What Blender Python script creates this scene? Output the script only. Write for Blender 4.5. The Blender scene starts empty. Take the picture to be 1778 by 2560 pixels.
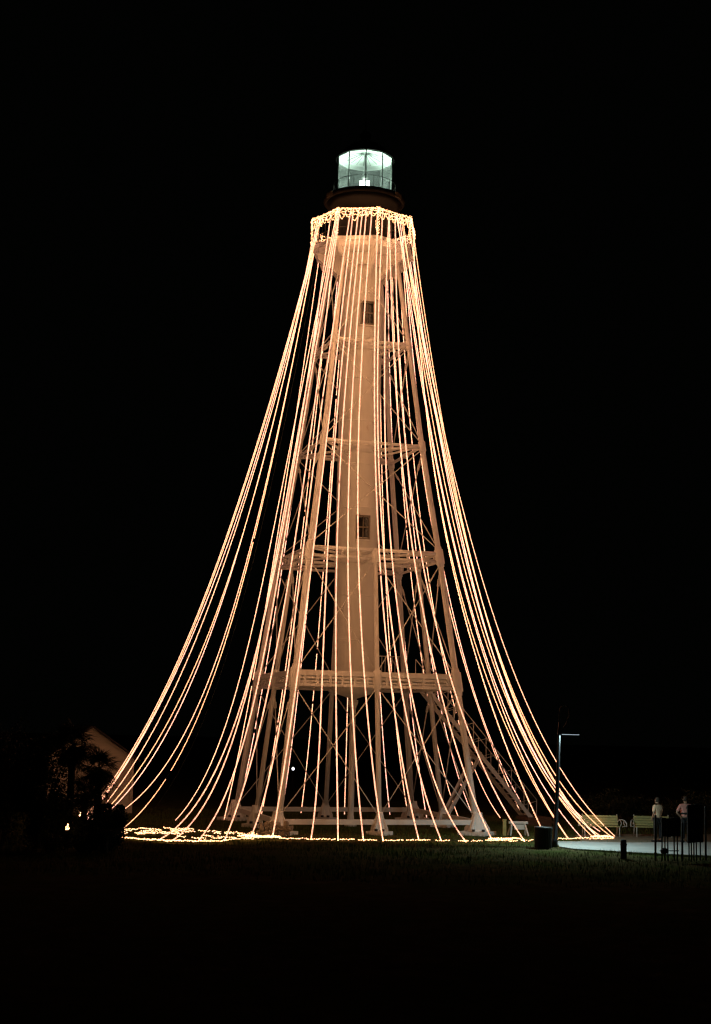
import bpy, math, random
import numpy as np
from mathutils import Vector, Matrix

random.seed(7)
rng = np.random.default_rng(7)
scene = bpy.context.scene
col = scene.collection

# ------------------------------------------------------------------ camera
cam_data = bpy.data.cameras.new("camera")
cam = bpy.data.objects.new("camera", cam_data)
col.objects.link(cam)
RGT = Vector((0.99975612, -0.00199039, 0.02199422))
UPV = Vector((-0.02204558, -0.14873917, 0.9886307))
FWD = Vector((-0.00130364, 0.98887446, 0.14874677))
cam.matrix_world = Matrix(((RGT.x, UPV.x, -FWD.x, 0.0),
                           (RGT.y, UPV.y, -FWD.y, -62.371),
                           (RGT.z, UPV.z, -FWD.z, 4.214),
                           (0, 0, 0, 1)))
cam_data.sensor_fit = 'VERTICAL'
cam_data.sensor_height = 36.0
cam_data.lens = 3567.94 / 2560.0 * 36.0
cam_data.clip_start = 0.1
cam_data.clip_end = 900.0
scene.camera = cam

# ------------------------------------------------------------------ world (night sky), exposure
world = bpy.data.worlds.new("World")
scene.world = world
world.use_nodes = True
bg = world.node_tree.nodes["Background"]
bg.inputs["Color"].default_value = (0.8, 0.95, 0.75, 1)
bg.inputs["Strength"].default_value = 0.0006
scene.view_settings.view_transform = 'Standard'
scene.view_settings.look = 'None'
scene.view_settings.exposure = 0.0
scene.view_settings.gamma = 1.0
scene.view_settings.use_curve_mapping = False
scene.cycles.use_denoising = True
scene.cycles.pixel_filter_type = 'BLACKMAN_HARRIS'
scene.cycles.filter_width = 1.35
scene.cycles.max_bounces = 6
scene.cycles.transparent_max_bounces = 12
scene.cycles.sample_clamp_indirect = 4.0

# ------------------------------------------------------------------ materials
def mat(name, color, rough=0.6, var=0.25, scale=6.0, bump=0.0, metal=0.0, dirt=None, spec=0.4, stretch=(1, 1, 1)):
    m = bpy.data.materials.new(name)
    m.use_nodes = True
    nt = m.node_tree
    b = nt.nodes["Principled BSDF"]
    b.inputs["Roughness"].default_value = rough
    b.inputs["Metallic"].default_value = metal
    b.inputs["Specular IOR Level"].default_value = spec
    tc = nt.nodes.new("ShaderNodeTexCoord")
    mp = nt.nodes.new("ShaderNodeMapping")
    mp.inputs["Scale"].default_value = stretch
    nt.links.new(tc.outputs["Object"], mp.inputs["Vector"])
    n1 = nt.nodes.new("ShaderNodeTexNoise")
    n1.inputs["Scale"].default_value = scale
    n1.inputs["Detail"].default_value = 6
    n1.inputs["Roughness"].default_value = 0.65
    nt.links.new(mp.outputs["Vector"], n1.inputs["Vector"])
    ramp = nt.nodes.new("ShaderNodeValToRGB")
    ramp.color_ramp.elements[0].position = 0.3
    ramp.color_ramp.elements[1].position = 0.7
    c = Vector(color)
    lo = c * (1 - var)
    hi = c * (1 + var * 0.6)
    ramp.color_ramp.elements[0].color = (*lo, 1)
    ramp.color_ramp.elements[1].color = (min(hi[0], .95), min(hi[1], .95), min(hi[2], .95), 1)
    nt.links.new(n1.outputs["Fac"], ramp.inputs["Fac"])
    out = ramp.outputs["Color"]
    if dirt:
        n2 = nt.nodes.new("ShaderNodeTexNoise")
        n2.inputs["Scale"].default_value = dirt[1]
        n2.inputs["Detail"].default_value = 8
        n2.inputs["Roughness"].default_value = 0.75
        nt.links.new(mp.outputs["Vector"], n2.inputs["Vector"])
        r2 = nt.nodes.new("ShaderNodeValToRGB")
        r2.color_ramp.elements[0].position = dirt[2]
        r2.color_ramp.elements[1].position = dirt[2] + 0.16
        nt.links.new(n2.outputs["Fac"], r2.inputs["Fac"])
        mx = nt.nodes.new("ShaderNodeMix")
        mx.data_type = 'RGBA'
        mx.inputs["B"].default_value = (*dirt[0], 1)
        nt.links.new(r2.outputs["Color"], mx.inputs["Factor"])
        nt.links.new(out, mx.inputs["A"])
        out = mx.outputs["Result"]
    nt.links.new(out, b.inputs["Base Color"])
    if bump > 0:
        bp = nt.nodes.new("ShaderNodeBump")
        bp.inputs["Strength"].default_value = bump
        bp.inputs["Distance"].default_value = 0.03
        nt.links.new(n1.outputs["Fac"], bp.inputs["Height"])
        nt.links.new(bp.outputs["Normal"], b.inputs["Normal"])
    return m

def emit(name, color, strength):
    m = bpy.data.materials.new(name)
    m.use_nodes = True
    nt = m.node_tree
    nt.nodes.clear()
    e = nt.nodes.new("ShaderNodeEmission")
    e.inputs["Color"].default_value = (*color, 1)
    e.inputs["Strength"].default_value = strength
    o = nt.nodes.new("ShaderNodeOutputMaterial")
    nt.links.new(e.outputs[0], o.inputs["Surface"])
    return m

def thin_glass(name, tint=(1, 1, 1), ior=1.6):
    m = bpy.data.materials.new(name)
    m.use_nodes = True
    nt = m.node_tree
    nt.nodes.clear()
    t = nt.nodes.new("ShaderNodeBsdfTransparent")
    t.inputs["Color"].default_value = (*tint, 1)
    g = nt.nodes.new("ShaderNodeBsdfGlossy")
    g.inputs["Roughness"].default_value = 0.06
    f = nt.nodes.new("ShaderNodeFresnel")
    f.inputs["IOR"].default_value = ior
    mx = nt.nodes.new("ShaderNodeMixShader")
    o = nt.nodes.new("ShaderNodeOutputMaterial")
    mu = nt.nodes.new('ShaderNodeMath'); mu.operation = 'MULTIPLY'; mu.inputs[1].default_value = 0.55
    nt.links.new(f.outputs[0], mu.inputs[0]); nt.links.new(mu.outputs[0], mx.inputs[0])
    nt.links.new(t.outputs[0], mx.inputs[1])
    nt.links.new(g.outputs[0], mx.inputs[2])
    df = nt.nodes.new('ShaderNodeBsdfTranslucent'); df.inputs['Color'].default_value = (.8, .85, .82, 1)
    d2 = nt.nodes.new('ShaderNodeBsdfDiffuse'); d2.inputs['Color'].default_value = (.8, .85, .82, 1)
    a1 = nt.nodes.new('ShaderNodeMixShader'); a1.inputs[0].default_value = 0.5
    nt.links.new(df.outputs[0], a1.inputs[1]); nt.links.new(d2.outputs[0], a1.inputs[2])
    a2 = nt.nodes.new('ShaderNodeMixShader'); a2.inputs[0].default_value = 0.045
    nt.links.new(mx.outputs[0], a2.inputs[1]); nt.links.new(a1.outputs[0], a2.inputs[2])
    nt.links.new(a2.outputs[0], o.inputs["Surface"])
    return m

LUM = 9.9     # front strings: bare bulbs towards the tower, outer face dimmed by an added frosted cover
LUM_S = 4.0    # strings at the sides and behind, garlands, lawn strands
M = {
    'iron': mat('white_painted_iron', (0.86, 0.84, 0.79), 0.55, 0.10, 1.6, 0.05, dirt=((0.34, 0.24, 0.15), 2.2, 0.66), stretch=(1, 1, 0.5)),
    'wall': mat('white_painted_plate', (0.86, 0.84, 0.78), 0.6, 0.07, 1.1, 0.04, dirt=((0.50, 0.38, 0.26), 3.0, 0.63), stretch=(1, 1, 0.22)),
    'black': mat('black_paint', (0.013, 0.012, 0.011), 0.6, 0.3, 4, 0.05),
    'darkdeck': mat('dark_deck_paint', (0.020, 0.017, 0.014), 0.7, 0.35, 3, 0.1, spec=0.15),
    'rod': mat('white_rod', (0.82, 0.79, 0.72), 0.5, 0.15, 3),
    'pane': mat('dark_window_pane', (0.02, 0.018, 0.016), 0.12, 0.2, 2, spec=0.6),
    'sash': mat('grey_window_frame', (0.26, 0.22, 0.17), 0.6, 0.2, 5),
    'ceil': mat('lantern_white', (0.74, 0.78, 0.74), 0.5, 0.05, 3),
    'mullion': mat('lantern_mullion', (0.12, 0.13, 0.12), 0.5, 0.2, 5),
    'glass': thin_glass('lantern_glass', (0.97, 0.99, 0.97), 1.5),
    'cable': mat('dark_cable', (0.03, 0.035, 0.03), 0.6, 0.2, 30),
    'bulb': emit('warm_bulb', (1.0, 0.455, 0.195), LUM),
    'bulb_s': emit('warm_bulb_side', (1.0, 0.42, 0.23), LUM_S),
    'added_sleeve': None,
    'bulb_r': emit('warm_bulb_rail', (1.0, 0.41, 0.17), 6.5),
    'bulb_g': emit('warm_bulb_lawn', (1.0, 0.50, 0.22), 6.0),
    'bulb_y': emit('warm_bulb_amber', (1.0, 0.41, 0.19), LUM_S * 0.95),
    'bulb_p': emit('warm_bulb_pink', (1.0, 0.42, 0.28), LUM_S * 1.0),
    'ground': mat('lawn_soil', (0.085, 0.072, 0.034), 0.95, 0.5, 1.3, 0.6, dirt=((0.055, 0.070, 0.020), 0.35, 0.45), spec=0.0),
    'blade': mat('grass_blade', (0.10, 0.13, 0.035), 0.9, 0.55, 0.8, spec=0.0),
    'concrete': mat('pale_concrete', (0.46, 0.45, 0.42), 0.85, 0.16, 1.4, 0.2, dirt=((0.12, 0.12, 0.09), 0.9, 0.62)),
    'sand': mat('sandy_ground', (0.23, 0.19, 0.13), 0.95, 0.3, 3, 0.4, spec=0.1),
    'slat': mat('yellow_slat_paint', (0.52, 0.49, 0.20), 0.6, 0.25, 8, 0.05, stretch=(1, 6, 6)),
    'white_metal': mat('white_cast_metal', (0.62, 0.60, 0.54), 0.5, 0.12, 8),
    'siding': mat('white_siding', (0.80, 0.72, 0.58), 0.75, 0.10, 3, 0.05, stretch=(.4, 1, 4)),
    'roof': mat('dark_roof', (0.05, 0.045, 0.04), 0.9, 0.3, 9, 0.3),
    'trunk': mat('palm_trunk', (0.10, 0.075, 0.05), 0.9, 0.5, 12, 0.6),
    'frond': mat('palm_frond', (0.045, 0.06, 0.02), 0.6, 0.4, 2),
    'leaf': mat('shrub_leaf', (0.04, 0.05, 0.016), 0.65, 0.5, 1.5),
    'darkwood': mat('dark_timber', (0.035, 0.030, 0.026), 0.85, 0.4, 10, 0.3, stretch=(4, 4, .6)),
    'darkmetal': mat('dark_metal', (0.022, 0.021, 0.02), 0.5, 0.3, 8),
    'polemetal': mat('grey_pole_metal', (0.018, 0.018, 0.02), 0.45, 0.25, 8, metal=0.2),
    'rock': mat('pale_rock', (0.30, 0.25, 0.19), 0.95, 0.45, 5, 0.5),
    'brick': mat('brown_footing', (0.20, 0.11, 0.065), 0.9, 0.3, 6, 0.3),
    'skin': mat('skin', (0.42, 0.24, 0.16), 0.6, 0.08, 6),
    'hair': mat('brown_hair', (0.05, 0.03, 0.018), 0.7, 0.4, 30),
    'shirt_w': mat('cream_shirt', (0.88, 0.57, 0.37), 0.85, 0.08, 9),
    'shirt_p': mat('pink_shirt', (0.90, 0.37, 0.30), 0.85, 0.08, 9),
    'trouser': mat('dark_trousers', (0.022, 0.020, 0.022), 0.85, 0.2, 9),
    'strap': mat('dark_strap', (0.02, 0.015, 0.012), 0.7, 0.2, 9),
    'yellow_post': mat('faded_yellow_paint', (0.42, 0.34, 0.12), 0.7, 0.25, 6),
    'cool_led': emit('cool_led_panel', (0.72, 0.88, 1.0), 0.7),
    'beacon': emit('beacon_lamp', (0.85, 1.0, 0.93), 6.0),
    'far_globe': emit('far_globe_lamp', (0.93, 0.92, 1.0), 2.2),
}

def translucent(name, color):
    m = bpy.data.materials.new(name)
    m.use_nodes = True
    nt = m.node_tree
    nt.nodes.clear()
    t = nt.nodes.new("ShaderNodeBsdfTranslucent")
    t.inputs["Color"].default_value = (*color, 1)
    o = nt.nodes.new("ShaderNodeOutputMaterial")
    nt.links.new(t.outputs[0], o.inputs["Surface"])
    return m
M['added_sleeve'] = translucent('added_sleeve_frost', (0.56, 0.47, 0.62))  # added cover, tints and dims the front bulbs seen from outside

# ------------------------------------------------------------------ mesh helpers
class MB:
    def __init__(s):
        s.v = []; s.f = []; s.sm = []
    def add(s, vs, fs, smooth=False):
        o = len(s.v)
        s.v += [tuple(v) for v in vs]
        s.f += [tuple(i + o for i in f) for f in fs]
        s.sm += [smooth] * len(fs)
        return s
    def box(s, c, size, rz=0.0, axes=None):
        hx, hy, hz = size[0] / 2, size[1] / 2, size[2] / 2
        if axes is None:
            ca, sa = math.cos(rz), math.sin(rz)
            ax = (Vector((ca, sa, 0)), Vector((-sa, ca, 0)), Vector((0, 0, 1)))
        else:
            ax = axes
        c = Vector(c)
        vs = []
        for z in (-hz, hz):
            for x, y in ((-hx, -hy), (hx, -hy), (hx, hy), (-hx, hy)):
                vs.append(c + ax[0] * x + ax[1] * y + ax[2] * z)
        return s.add(vs, [(3, 2, 1, 0), (4, 5, 6, 7), (0, 1, 5, 4), (1, 2, 6, 5), (2, 3, 7, 6), (3, 0, 4, 7)])
    def beam(s, a, b, w, h):
        a = Vector(a); b = Vector(b)
        d = (b - a); L = d.length; d = d / L
        up = Vector((0, 0, 1)) if abs(d.z) < 0.97 else Vector((0, 1, 0))
        side = d.cross(up).normalized(); u2 = side.cross(d).normalized()
        return s.box((a + b) / 2, (L, w, h), axes=(d, side, u2))
    def tube(s, pts, rad, n=8, caps=True):
        pts = [Vector(p) for p in pts]
        if not hasattr(rad, '__len__'):
            rad = [rad] * len(pts)
        vs = []; fs = []
        ref = None
        for i, p in enumerate(pts):
            d = (pts[min(i + 1, len(pts) - 1)] - pts[max(i - 1, 0)])
            if d.length < 1e-9: d = Vector((0, 0, 1))
            d.normalize()
            if ref is None:
                ref = Vector((1, 0, 0)) if abs(d.x) < 0.8 else Vector((0, 1, 0))
            sd = (ref - d * ref.dot(d)).normalized()
            ref = sd
            up = d.cross(sd)
            for k in range(n):
                a = 2 * math.pi * k / n
                vs.append(p + (sd * math.cos(a) + up * math.sin(a)) * rad[i])
        for i in range(len(pts) - 1):
            for k in range(n):
                k2 = (k + 1) % n
                fs.append((i * n + k, i * n + k2, (i + 1) * n + k2, (i + 1) * n + k))
        o = len(s.v)
        s.add(vs, fs, n > 5)
        if caps:
            s.f.append(tuple(o + k for k in range(n))[::-1]); s.sm.append(False)
            s.f.append(tuple(o + (len(pts) - 1) * n + k for k in range(n))); s.sm.append(False)
        return s
    def lathe(s, prof, c=(0, 0), n=32, smooth=True, a0=0.0, cap=(True, True)):
        vs = []; fs = []
        for r, z in prof:
            for k in range(n):
                a = a0 + 2 * math.pi * k / n
                vs.append((c[0] + r * math.sin(a), c[1] - r * math.cos(a), z))
        for i in range(len(prof) - 1):
            for k in range(n):
                k2 = (k + 1) % n
                fs.append((i * n + k, i * n + k2, (i + 1) * n + k2, (i + 1) * n + k))
        o = len(s.v)
        s.add(vs, fs, smooth)
        if cap[0]:
            s.f.append(tuple(o + k for k in range(n))[::-1]); s.sm.append(False)
        if cap[1]:
            s.f.append(tuple(o + (len(prof) - 1) * n + k for k in range(n))); s.sm.append(False)
        return s
    def mesh(s, name, m):
        me = bpy.data.meshes.new(name)
        me.from_pydata(s.v, [], s.f)
        me.polygons.foreach_set('use_smooth', s.sm)
        me.materials.append(m)
        me.update()
        return me
    def build(s, name, m, parent=None, loc=None):
        ob = bpy.data.objects.new(name, s.mesh(name, m))
        col.objects.link(ob)
        if loc is not None: ob.location = loc
        if parent is not None: ob.parent = parent
        return ob

def inst(name, me, parent=None, loc=(0, 0, 0), rot=None, scale=None):
    ob = bpy.data.objects.new(name, me)
    col.objects.link(ob)
    ob.location = loc
    if rot is not None: ob.rotation_euler = rot
    if scale is not None: ob.scale = scale
    if parent is not None: ob.parent = parent
    return ob

def tag(o, label, cat, group=None):
    o['label'] = label; o['category'] = cat
    if group: o['group'] = group
    return o

def thing(name, label, cat, loc=(0, 0, 0), rz=0.0, group=None):
    o = bpy.data.objects.new(name, None)
    o.empty_display_size = 0.3
    col.objects.link(o)
    o.location = loc; o.rotation_euler = (0, 0, rz)
    return tag(o, label, cat, group)

def pol(azdeg, r, z=0.0):
    a = math.radians(azdeg)
    return Vector((r * math.sin(a), -r * math.cos(a), z))

# ------------------------------------------------------------------ ground, path
def grid_ground():
    vs = []; fs = []
    xs = np.concatenate([[-400, -120, -50], np.linspace(-26, 26, 53), [50, 120, 400]])
    ys = np.concatenate([[-120, -75], np.linspace(-55, 16, 72), [30, 60, 150, 400]])
    for y in ys:
        for x in xs:
            z = 0.0
            if -50 < x < 50 and -60 < y < 20:
                z = 0.035 * math.sin(x * 0.61 + y * 0.23) * math.cos(y * 0.47 - x * 0.2) - 0.04
            vs.append((x, y, z))
    nx = len(xs)
    for j in range(len(ys) - 1):
        for i in range(nx - 1):
            a = j * nx + i
            fs.append((a, a + 1, a + nx + 1, a + nx))
    return MB().add(vs, fs, True)

g = grid_ground().build('ground', M['ground'])
g['kind'] = 'structure'

def slab(name, pts, z0, z1, m):
    n = len(pts)
    vs = [(x, y, z0) for x, y in pts] + [(x, y, z1) for x, y in pts]
    fs = [tuple(range(n, 2 * n))] + [(i, (i + 1) % n, n + (i + 1) % n, n + i) for i in range(n)]
    o = MB().add(vs, fs).build(name, m)
    o['kind'] = 'structure'
    return o

def wobble(pts, amp, step):
    out = []
    for i in range(len(pts)):
        a = pts[i]; b = pts[(i + 1) % len(pts)]
        L = math.hypot(b[0] - a[0], b[1] - a[1]); k = max(1, int(L / step))
        for j in range(k):
            t = j / k
            out.append((a[0] + (b[0] - a[0]) * t + random.uniform(-amp, amp), a[1] + (b[1] - a[1]) * t + random.uniform(-amp, amp)))
    return out

PATH = [(7.72, -8.5), (8.1, -9.45), (9.0, -9.75), (10.3, -10.5), (11.6, -10.9), (13.5, -11.3), (17, -11.6), (24, -11.0), (24, -4.6), (17.0, -4.2), (14.6, -4.4), (12.8, -5.0), (10.9, -5.95), (9.04, -5.9), (7.9, -6.05)]
slab('path', wobble(PATH, 0.045, 0.35), -0.1, 0.022, M['concrete'])
SAND = [(9.0, -5.83), (10.9, -5.88), (12.8, -4.93), (14.6, -4.3), (17, -4.1), (24, -4.4), (24, 1.5), (17, 0.5), (13, -0.9), (10.4, -1.4), (9.2, -2.4)]
slab('pavement', wobble(SAND, 0.06, 0.5), -0.1, 0.012, M['sand'])

def in_poly(x, y, poly):
    c = False; j = len(poly) - 1
    for i in range(len(poly)):
        if (poly[i][1] > y) != (poly[j][1] > y) and x < (poly[j][0] - poly[i][0]) * (y - poly[i][1]) / (poly[j][1] - poly[i][1]) + poly[i][0]:
            c = not c
        j = i
    return c

def grass():
    n = 90000
    x = rng.uniform(-16, 15, n)
    y = -22 + 32 * rng.random(n) ** 0.8
    clump = np.sin(x * 2.3 + 1.7 * np.sin(y * 1.1)) * np.sin(y * 2.9 + x) + 0.6 * np.sin(x * 7.1) * np.sin(y * 6.3)
    keep = rng.random(n) < 0.45 + 0.35 * clump
    x = x[keep]; y = y[keep]; clump = clump[keep]
    ok = np.array([not (in_poly(a, b, PATH) or in_poly(a, b, SAND)) for a, b in zip(x, y)])
    x = x[ok]; y = y[ok]; clump = clump[ok]
    n = len(x)
    h = rng.uniform(0.035, 0.085, n) * (1 + 0.35 * clump) + 0.03
    az = rng.uniform(0, 2 * np.pi, n); w = rng.uniform(0.008, 0.016, n)
    lean = rng.uniform(0.0, 0.05, n); la = rng.uniform(0, 2 * np.pi, n)
    v = np.zeros((n, 3, 3))
    v[:, 0] = np.stack([x - w * np.cos(az), y - w * np.sin(az), np.full(n, -0.06)], 1)
    v[:, 1] = np.stack([x + w * np.cos(az), y + w * np.sin(az), np.full(n, -0.06)], 1)
    v[:, 2] = np.stack([x + lean * np.cos(la), y + lean * np.sin(la), h - 0.01], 1)
    me = bpy.data.meshes.new('grass')
    me.vertices.add(n * 3); me.vertices.foreach_set('co', v.reshape(-1))
    me.loops.add(n * 3); me.loops.foreach_set('vertex_index', np.arange(n * 3, dtype=np.int32))
    me.polygons.add(n); me.polygons.foreach_set('loop_start', np.arange(0, n * 3, 3, dtype=np.int32))
    me.materials.append(M['blade'])
    me.update(calc_edges=True); me.validate()
    o = bpy.data.objects.new('grass', me); col.objects.link(o)
    o['kind'] = 'stuff'
    tag(o, 'short sparse grass of the dark lawn around the tower', 'grass')
grass()

# ------------------------------------------------------------------ lighthouse
LH = thing('lighthouse', 'tall white iron skeleton lighthouse with central cylinder and glowing lantern', 'lighthouse')
AZ = {'H': -28.9, 'B': 61.1, 'D': 151.1, 'G': -118.9}
MIDS = {'A': 'HB', 'C': 'BD', 'E': 'DG', 'F': 'GH'}
ORDER = ['H', 'A', 'B', 'C', 'D', 'E', 'G', 'F']
SZ = [5.91, 4.92, 4.04, 3.135, 2.40, 1.70]
ZZ = [0.10, 6.13, 11.44, 16.30, 20.93, 25.15]
def node(n, lv, dz=0.0, k=1.0):
    if n in AZ:
        p = pol(AZ[n], SZ[lv] * k)
    else:
        a, b = MIDS[n]
        p = (pol(AZ[a], SZ[lv] * k) + pol(AZ[b], SZ[lv] * k)) / 2
    return Vector((p.x, p.y, ZZ[lv] + dz))
def along(n, lv, z):
    a = node(n, lv); b = node(n, lv + 1)
    return a + (b - a) * ((z - a.z) / (b.z - a.z))

# legs: pipe columns with flanged joints at each ring
for n in 'HBDG':
    mb = MB()
    mb.tube([node(n, i) for i in range(6)], [0.132, 0.128, 0.118, 0.108, 0.10, 0.09], 14)
    for lv in (1, 2, 3, 4):
        c = node(n, lv); d = (node(n, lv + 1) - node(n, lv)).normalized()
        r = (0.22, 0.19, 0.155, 0.14)[lv - 1]; h = (0.56, 0.44, 0.30, 0.26)[lv - 1]
        mb.tube([c - d * h, c - d * h * .75, c - d * h * .7, c + d * h * .7, c + d * h * .75, c + d * h],
                [r * .72, r * .8, r, r, r * .8, r * .72], 14)
    mb.build('corner_leg', M['iron'], LH)
for n in 'ACEF':
    mb = MB()
    mb.tube([node(n, 0), node(n, 1), node(n, 2)], [0.105, 0.10, 0.09], 12)
    c = node(n, 1)
    mb.tube([c + Vector((0, 0, -.42)), c + Vector((0, 0, -.34)), c + Vector((0, 0, .34)), c + Vector((0, 0, .42))], [.12, .18, .18, .12], 12)
    c = node(n, 2)
    mb.tube([c + Vector((0, 0, -.42)), c + Vector((0, 0, -.34)), c + Vector((0, 0, .1)), c + Vector((0, 0, .2))], [.12, .16, .16, .08], 12)
    mb.build('leg', M['iron'], LH)

# cast feet on flared pedestals
for n in ORDER:
    p = node(n, 0)
    big = 1.25 if n in AZ else 0.85
    rz = math.radians(AZ['H']) if True else 0
    mb = MB()
    mb.box((p.x, p.y, 0.03), (.95 * big, .95 * big, 0.14), rz)
    mb.lathe([(.36 * big, .10), (.34 * big, .16), (.30 * big, .20), (.24 * big, .42), (.19 * big, .66), (.165 * big, .80), (.165 * big, .86)], (p.x, p.y), 16)
    for k in range(4):
        a = rz + k * math.pi / 2
        d = Vector((math.cos(a), math.sin(a), 0)); t = Vector((-math.sin(a), math.cos(a), 0))
        q = Vector((p.x, p.y, 0))
        vs = []
        for s in (-.03, .03):
            vs += [q + d * .12 * big + t * s + Vector((0, 0, .10)), q + d * .46 * big + t * s + Vector((0, 0, .10)),
                   q + d * .44 * big + t * s + Vector((0, 0, .24)), q + d * .14 * big + t * s + Vector((0, 0, .78))]
        mb.add(vs, [(0, 1, 2, 3), (7, 6, 5, 4), (0, 4, 5, 1), (1, 5, 6, 2), (2, 6, 7, 3), (3, 7, 4, 0)])
    f = mb.build('foot', M['iron'], LH)
    for s in (-1, 1):
        MB().box((p.x + s * .16 * big, p.y - .02 - .43 * big, .17), (.10, .10, .09), rz).build('anchor_bolt', M['darkmetal'], f)

# horizontal ring beams
def bays(lv):
    return [(ORDER[i], ORDER[(i + 1) % 8]) for i in range(8)] if lv <= 2 else [('H', 'B'), ('B', 'D'), ('D', 'G'), ('G', 'H')]
for a, b in bays(0):
    MB().beam(node(a, 0, .36), node(b, 0, .36), .13, .20).build('base_beam', M['iron'], LH)
for a, b in bays(1):
    mb = MB()
    mb.beam(node(a, 1, .20), node(b, 1, .20), .20, .16)
    mb.beam(node(a, 1, .03), node(b, 1, .03), .06, .09)
    mb.beam(node(a, 1, -.12), node(b, 1, -.12), .06, .07)
    mb.beam(node(a, 1, -.26), node(b, 1, -.26), .16, .12)
    A = node(a, 1); B = node(b, 1)
    for t in np.linspace(.12, .88, 6):
        q = A + (B - A) * t
        mb.box((q.x, q.y, q.z - .03), (.10, .10, .42), math.radians(16))
    mb.build('ring_beam', M['iron'], LH)
for a, b in bays(2):
    mb = MB()
    mb.tube([node(a, 2, .14), node(b, 2, .14)], .075, 8)
    mb.tube([node(a, 2, -.20), node(b, 2, -.20)], .06, 8)
    A = node(a, 2); B = node(b, 2)
    for t in (.25, .5, .75):
        q = A + (B - A) * t
        mb.beam(q + Vector((0, 0, -.2)), q + Vector((0, 0, .14)), .07, .07)
    mb.build('ring_beam', M['iron'], LH)
for lv in (3, 4):
    for a, b in bays(lv):
        A = node(a, lv); B = node(b, lv); m = (A + B) / 2
        d = (B - A).normalized()
        mb = MB().tube([A, A + d * .5, m - d * .2, m - d * .1, m + d * .1, m + d * .2, B - d * .5, B], [.10, .065, .065, .13, .13, .065, .065, .10], 10)
        mb.build('ring_beam', M['iron'], LH)

# radial spokes to the cylinder
CR = 0.93
for lv, names in ((1, ORDER), (2, ORDER), (3, 'HBDG'), (4, 'HBDG')):
    for n in names:
        P = node(n, lv); d = Vector((P.x, P.y, 0)).normalized()
        q = d * (CR - .03)
        mb = MB()
        if lv <= 2:
            mb.tube([P + Vector((0, 0, .1)), Vector((q.x, q.y, P.z + .16))], .055, 8)
            mb.tube([P + Vector((0, 0, -.12)), Vector((q.x, q.y, P.z - .22))], .055, 8)
        else:
            sd = Vector((-d.y, d.x, 0))
            for s in (-1, 1):
                e = q + sd * s * .35
                mb.tube([P, Vector((e.x, e.y, P.z + .05 * s))], .055, 8)
            mb.tube([P, Vector((q.x, q.y, P.z - .30))], .045, 8)
        mb.build('spoke', M['iron'], LH)

# crossed tie rods with turnbuckles in every bay
def rod(p, q):
    p = Vector(p); q = Vector(q); d = (q - p)
    L = d.length; d /= L
    o = MB().tube([p, q], .022, 6).build('tie_rod', M['rod'], LH)
    c = q - d * min(1.0, L * .16)
    mb = MB()
    sd = d.cross(Vector((0, 0, 1))).normalized()
    for s in (-1, 1):
        mb.tube([c - d * .22, c - d * .14 + sd * .04 * s, c + d * .14 + sd * .04 * s, c + d * .22], .017, 5)
    mb.tube([c + d * .2, c + d * .34], .033, 6)
    mb.build('turnbuckle', M['rod'], o)
for lv in range(5):
    bb = bays(lv) if lv <= 1 else bays(3)
    for a, b in bb:
        up = .30 if lv + 1 <= 2 else .12
        lo = {0: .55, 1: .30, 2: .30, 3: .12, 4: .12}[lv]
        A0 = along(a, lv, ZZ[lv] + lo); B0 = along(b, lv, ZZ[lv] + lo)
        A1 = along(a, lv, ZZ[lv + 1] - up); B1 = along(b, lv, ZZ[lv + 1] - up)
        rod(A0, B1); rod(B0, A1)

# central cylinder
mb = MB()
mb.lathe([(.13, 5.30), (.16, 5.42), (.40, 5.50), (.72, 5.60), (.90, 5.74), (CR, 5.86), (CR, 9), (CR, 13), (CR, 17), (CR, 21), (CR, 25.3)], n=64)
mb.build('cylinder_wall', M['wall'], LH)
for z in np.arange(7.9, 25, 1.93):
    MB().lathe([(CR - .01, z - .035), (CR + .003, z - .03), (CR + .003, z + .03), (CR - .01, z + .035)], n=64, cap=(False, False)).build('seam_band', M['wall'], LH)
for z, h in ((6.15, .40), (11.44, .22), (16.3, .16), (20.93, .16)):
    MB().lathe([(CR, z - h), (CR + .05, z - h + .02), (CR + .05, z + h - .02), (CR, z + h)], n=64, cap=(False, False)).build('collar', M['iron'], LH)
MB().lathe([(.26, 0.0), (.26, .12), (.16, .22), (.13, .5), (.13, 5.0), (.22, 5.25), (.22, 5.36)], n=20).build('central_column', M['iron'], LH)
# platform floor around the cylinder's foot, with its guard rail
pts = [node(n, 1) for n in ORDER]
vs = [(p.x * .97, p.y * .97, p.z + .285) for p in pts] + [(p.x * .97, p.y * .97, p.z + .335) for p in pts]
MB().add(vs, [tuple(range(8))[::-1], tuple(range(8, 16))] + [(i, (i + 1) % 8, 8 + (i + 1) % 8, 8 + i) for i in range(8)]).build('platform_floor', M['iron'], LH)
gr = MB()
E0 = node('C', 1); D0 = node('D', 1)
a = E0 + (D0 - E0) * .05; b = D0 + (node('E', 1) - D0) * .55
for A, B, n in ((node('D', 1, .33, .93), node('E', 1, .33, .93), 20),):
    for i in range(n + 1):
        q = A + (B - A) * (i / n)
        gr.tube([q, q + Vector((0, 0, 1.0))], .014, 5)
    gr.tube([A + Vector((0, 0, 1.0)), B + Vector((0, 0, 1.0))], .022, 6)
    gr.tube([A + Vector((0, 0, .12)), B + Vector((0, 0, .12))], .016, 6)
gr.build('platform_railing', M['rod'], LH)

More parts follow.
